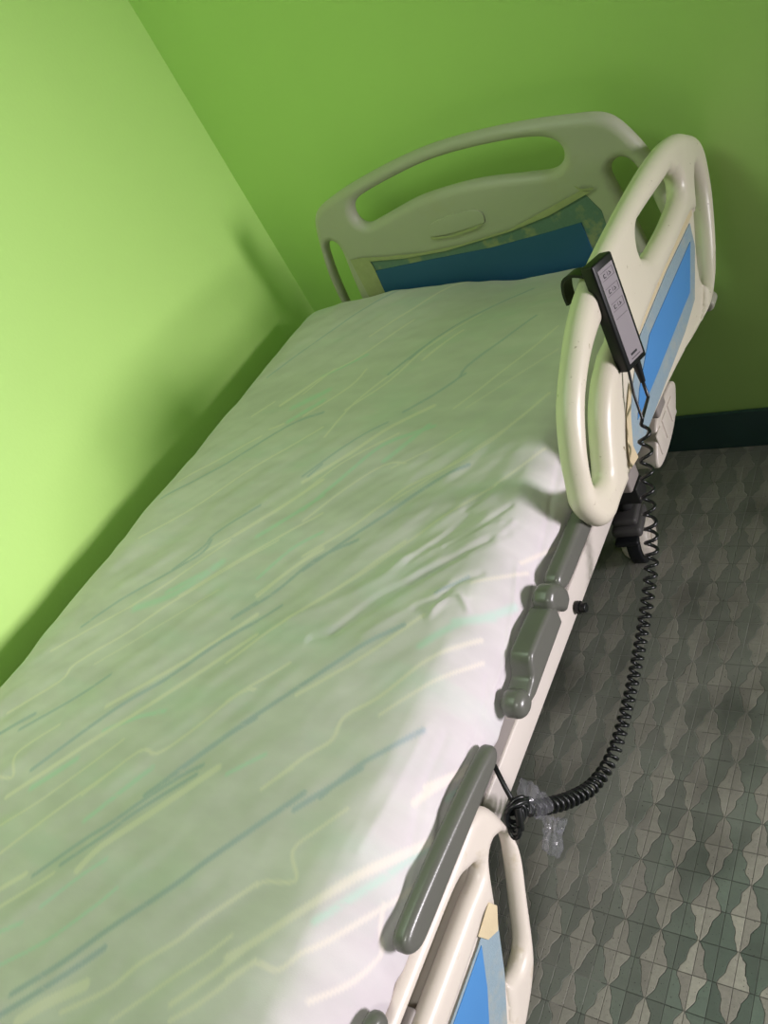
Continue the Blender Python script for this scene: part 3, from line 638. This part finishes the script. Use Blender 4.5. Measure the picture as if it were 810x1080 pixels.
for nm, kk in (('blue', 'B'), ('cream', 'C'), ('mint', 'M')):
    a = me.attributes.new(nm, 'FLOAT', 'POINT'); full = np.vstack([np.repeat(masks[kk][:1], 4, 0), masks[kk]]).astype(np.float32)
    a.data.foreach_set('value', full.ravel())
sheet = put('bed_sheet', me, sheet_material(), None, 180)
sheet['label'] = 'pale printed sheet with diagonal pastel streaks stretched over the bed mattress'; sheet['category'] = 'bed sheet'
bm = bmesh.new(); box(bm, .185, 1.095, -2.07, -.185, .6085, .680, .02)
mt_ = from_bm('mattress', bm, material('white_ticking', (.6, .6, .58), .8)); mt_['label'] = 'mattress lying on the bed beneath the streaked sheet'; mt_['category'] = 'mattress'
# ------------------------------------------------------------------ hand control
hc = thing('hand_control', 'black bed hand control with grey keypad and coiled cord, hooked over the raised side rail', 'hand control', (1.226, -.69, .86))
n_ = Vector((.967, -.239, .086)).normalized(); l_ = Vector((-.055, .134, .989)); l_ = (l_ - n_*l_.dot(n_)).normalized(); w_ = l_.cross(n_).normalized()
HM = Matrix.Translation(Vector((1.2295, -.697, .868)) - n_*.011) @ Matrix((w_, n_, l_)).transposed().to_4x4()   # local: x width, y out, z up
def hpart(name, bm, mat, par=hc, smooth=40):
    bmesh.ops.transform(bm, matrix=HM, verts=bm.verts); return from_bm(name, bm, mat, par, smooth)
hl = .089
bm = bmesh.new(); box(bm, -.027, .027, -.011, .011, -hl, hl, .0035); body = hpart('casing', bm, BLACK)
bm = bmesh.new(); box(bm, -.0195, .0195, .0108, .0122, -hl+.010, hl-.012, .0005, 1); kp = hpart('keypad', bm, LABELM, body)
kp['label'] = 'grey keypad with printed button outlines'
bm = bmesh.new()
def hline(bm, x0, z0, x1, z1, w=.0007, y=.0123):
    a = Vector((x0, y, z0)); b = Vector((x1, y, z1)); d = (b-a).normalized(); q = Vector((d.z, 0, -d.x))*w/2
    vs2 = [bm.verts.new(p + Vector((0, e, 0))) for e in (0, .0003) for p in (a+q, b+q, b-q, a-q)]
    for f in ((0, 1, 2, 3), (7, 6, 5, 4), (0, 4, 5, 1), (1, 5, 6, 2), (2, 6, 7, 3), (3, 7, 4, 0)): bm.faces.new([vs2[i] for i in f])
ztop = hl-.018
for k in range(7):
    z = ztop - .0125*k
    hline(bm, -.015, z, .015, z)
for k in range(0, 6, 2):
    z = ztop - .0125*k; hline(bm, .015, z, .015, z-.0125)
    hline(bm, 0, z-.003, 0, z-.0095)
hpart('button_outline', bm, INKG, body, None)
for k in range(3):
    z = ztop - .025*k - .0062; bm = bmesh.new()
    for a, b_, c_, d_ in ((.004, .002, .008, -.002), (.008, -.002, .003, -.003), (-.010, .002, -.006, .002), (-.010, .002, -.010, -.003), (-.010, -.003, -.005, -.003)): hline(bm, a, z+b_, c_, z+d_, .0010, .0124)
    hpart('button_symbol', bm, INK, body, None)
bm = bmesh.new(); hline(bm, -.010, -hl+.022, .006, -hl+.022, .0035, .0124); hline(bm, -.012, -hl+.015, .012, -hl+.015, .0009, .0124)
hpart('keypad_mark', bm, INK, body, None)
# hook over the rail tube
hook = [HM @ Vector(p) for p in ((-.004, -.008, .060), (-.004, -.016, .070), (-.004, -.040, .076), (-.004, -.058, .070), (-.004, -.066, .050), (-.004, -.066, .030))]
bm = bmesh.new(); prev = None; hp = catmull([tuple(h) for h in hook], 4, False); wd = w_*.012
for i, q in enumerate(hp):
    q = Vector(q); a = Vector(hp[max(i-1, 0)]); b_ = Vector(hp[min(i+1, len(hp)-1)]); t = (b_-a).normalized(); nn = t.cross(w_).normalized()*.0025
    ring = [bm.verts.new(q+wd+nn), bm.verts.new(q-wd+nn), bm.verts.new(q-wd-nn), bm.verts.new(q+wd-nn)]
    if prev:
        for j in range(4): bm.faces.new([prev[j], prev[(j+1) % 4], ring[(j+1) % 4], ring[j]])
    else: bm.faces.new(ring)
    prev = ring
bm.faces.new(prev[::-1]); from_bm('rail_hook', bm, BLACK, body, 30)
# strain relief and cords
bm = bmesh.new(); cyl(bm, (.010, 0, -hl+.004), (.010, 0, -hl-.038), .0075, .0045, n=20); hpart('strain_relief', bm, BLACK, body)
a0 = HM @ Vector((.010, 0, -hl-.036)); a1 = HM @ Vector((-.012, 0, -hl+.002))
CP = [(1.236, -.765, .715), (1.234, -.785, .672), (1.230, -.833, .60), (1.226, -.862, .545), (1.222, -.895, .505), (1.215, -.955, .462), (1.208, -1.03, .425), (1.20, -1.10, .395), (1.192, -1.165, .378), (1.184, -1.225, .392), (1.178, -1.275, .435), (1.170, -1.318, .487), (1.160, -1.350, .535)]
tube('cord', [tuple(a1), tuple(a1*.5+Vector(CP[0])*.5+Vector((0, -.006, 0))), CP[0]], .0022, CORDM, hc)
tube('cord', [tuple(a0), tuple(a0+Vector((.002, -.005, -.03))), CP[0]], .0028, CORDM, hc)
cc = np.array(catmull(CP, 20, False)); sl_ = np.r_[0, np.cumsum(np.linalg.norm(np.diff(cc, axis=0), axis=1))]; Ltot = sl_[-1]
pos = lambda u: np.array([np.interp(u, sl_, cc[:, i]) for i in range(3)])
pts = []; u = 0.0; ph = 0.0; step_a = 2*math.pi/14
while u < Ltot:
    f = u/Ltot; pitch = .031 - .0175*float(sm(np.array((f-.05)/.42))) ; rad = .0082*float(sm(np.array(f/.03))) + .0006
    rad = rad*(1+.10*math.sin(9*f))
    t = pos(min(u+.004, Ltot)) - pos(max(u-.004, 0)); t = Vector(t).normalized(); ex = t.cross(Vector((1, .1, .1))).normalized(); ey = t.cross(ex)
    q = Vector(pos(u)) + (ex*math.cos(ph) + ey*math.sin(ph))*rad; pts.append(tuple(q)); ph += step_a; u += pitch*step_a/(2*math.pi)
tube('coiled_cord', pts, .0029, CORDM, hc, res=2)
# bundled end by the frame
random.seed(4); kn = []
for i in range(150):
    f = i/149; a = f*14*math.pi; ctr = Vector((1.164-.006*f, -1.345-.022*f, .540-.012*f)); rr_ = .014*(1+.3*math.sin(f*17))
    kn.append(tuple(ctr + Vector((math.cos(a)*.010, math.cos(a*.93+1)*rr_, math.sin(a)*rr_))))
tube('coiled_cord', kn, .0029, CORDM, hc, res=2)
tube('cord', [(1.160, -1.350, .542), (1.150, -1.338, .566), (1.132, -1.318, .580), (1.105, -1.300, .585)], .0035, BLACK, hc)
bm = bmesh.new(); cyl(bm, (1.166, -1.352, .545), (1.168, -1.372, .520), .006, .005, n=16, bev=.001); from_bm('connector_plug', bm, BLACK, hc)
# ------------------------------------------------------------------ clear plastic bag tied to the cord
def bag_material():
    m = bpy.data.materials.new('clear_film'); m.use_nodes = True; N = m.node_tree.nodes; L = m.node_tree.links
    N.clear(); o = N.new('ShaderNodeOutputMaterial'); mx = N.new('ShaderNodeMixShader'); t = N.new('ShaderNodeBsdfTransparent'); t.inputs[0].default_value = (.93, .93, .95, 1)
    g = N.new('ShaderNodeBsdfPrincipled'); g.inputs['Base Color'].default_value = (.55, .55, .60, 1); g.inputs['Roughness'].default_value = .12; g.inputs['Specular IOR Level'].default_value = .9
    mx.inputs[0].default_value = .11; L.new(t.outputs[0], mx.inputs[1]); L.new(g.outputs[0], mx.inputs[2]); L.new(mx.outputs[0], o.inputs[0]); return m
def crumple(bm, ctr, rx, ry, rz, seed, amp=.35):
    r = bmesh.ops.create_icosphere(bm, subdivisions=4, radius=1.0); rs = np.random.RandomState(seed)
    dirs = rs.randn(26, 3); dirs /= np.linalg.norm(dirs, axis=1)[:, None]; am = rs.rand(26)*amp
    for v in r['verts']:
        p = np.array(v.co); k = 1.0
        for d_, a in zip(dirs, am): k -= a*max(0, p @ d_ - .62)
        k += .10*math.sin(9*p[0]+5*p[1]+seed)*math.sin(8*p[2]-4*p[0])
        v.co = Vector((ctr[0]+p[0]*k*rx, ctr[1]+p[1]*k*ry, ctr[2]+p[2]*k*rz))
bm = bmesh.new(); crumple(bm, (1.165, -1.325, .510), .028, .034, .036, 3, .7); crumple(bm, (1.176, -1.333, .450), .028, .038, .036, 8, .8)
bag = from_bm('plastic_bag', bm, bag_material(), None, 18)
bag['label'] = 'crumpled clear plastic bag tied around the cord end above the floor'; bag['category'] = 'plastic bag'
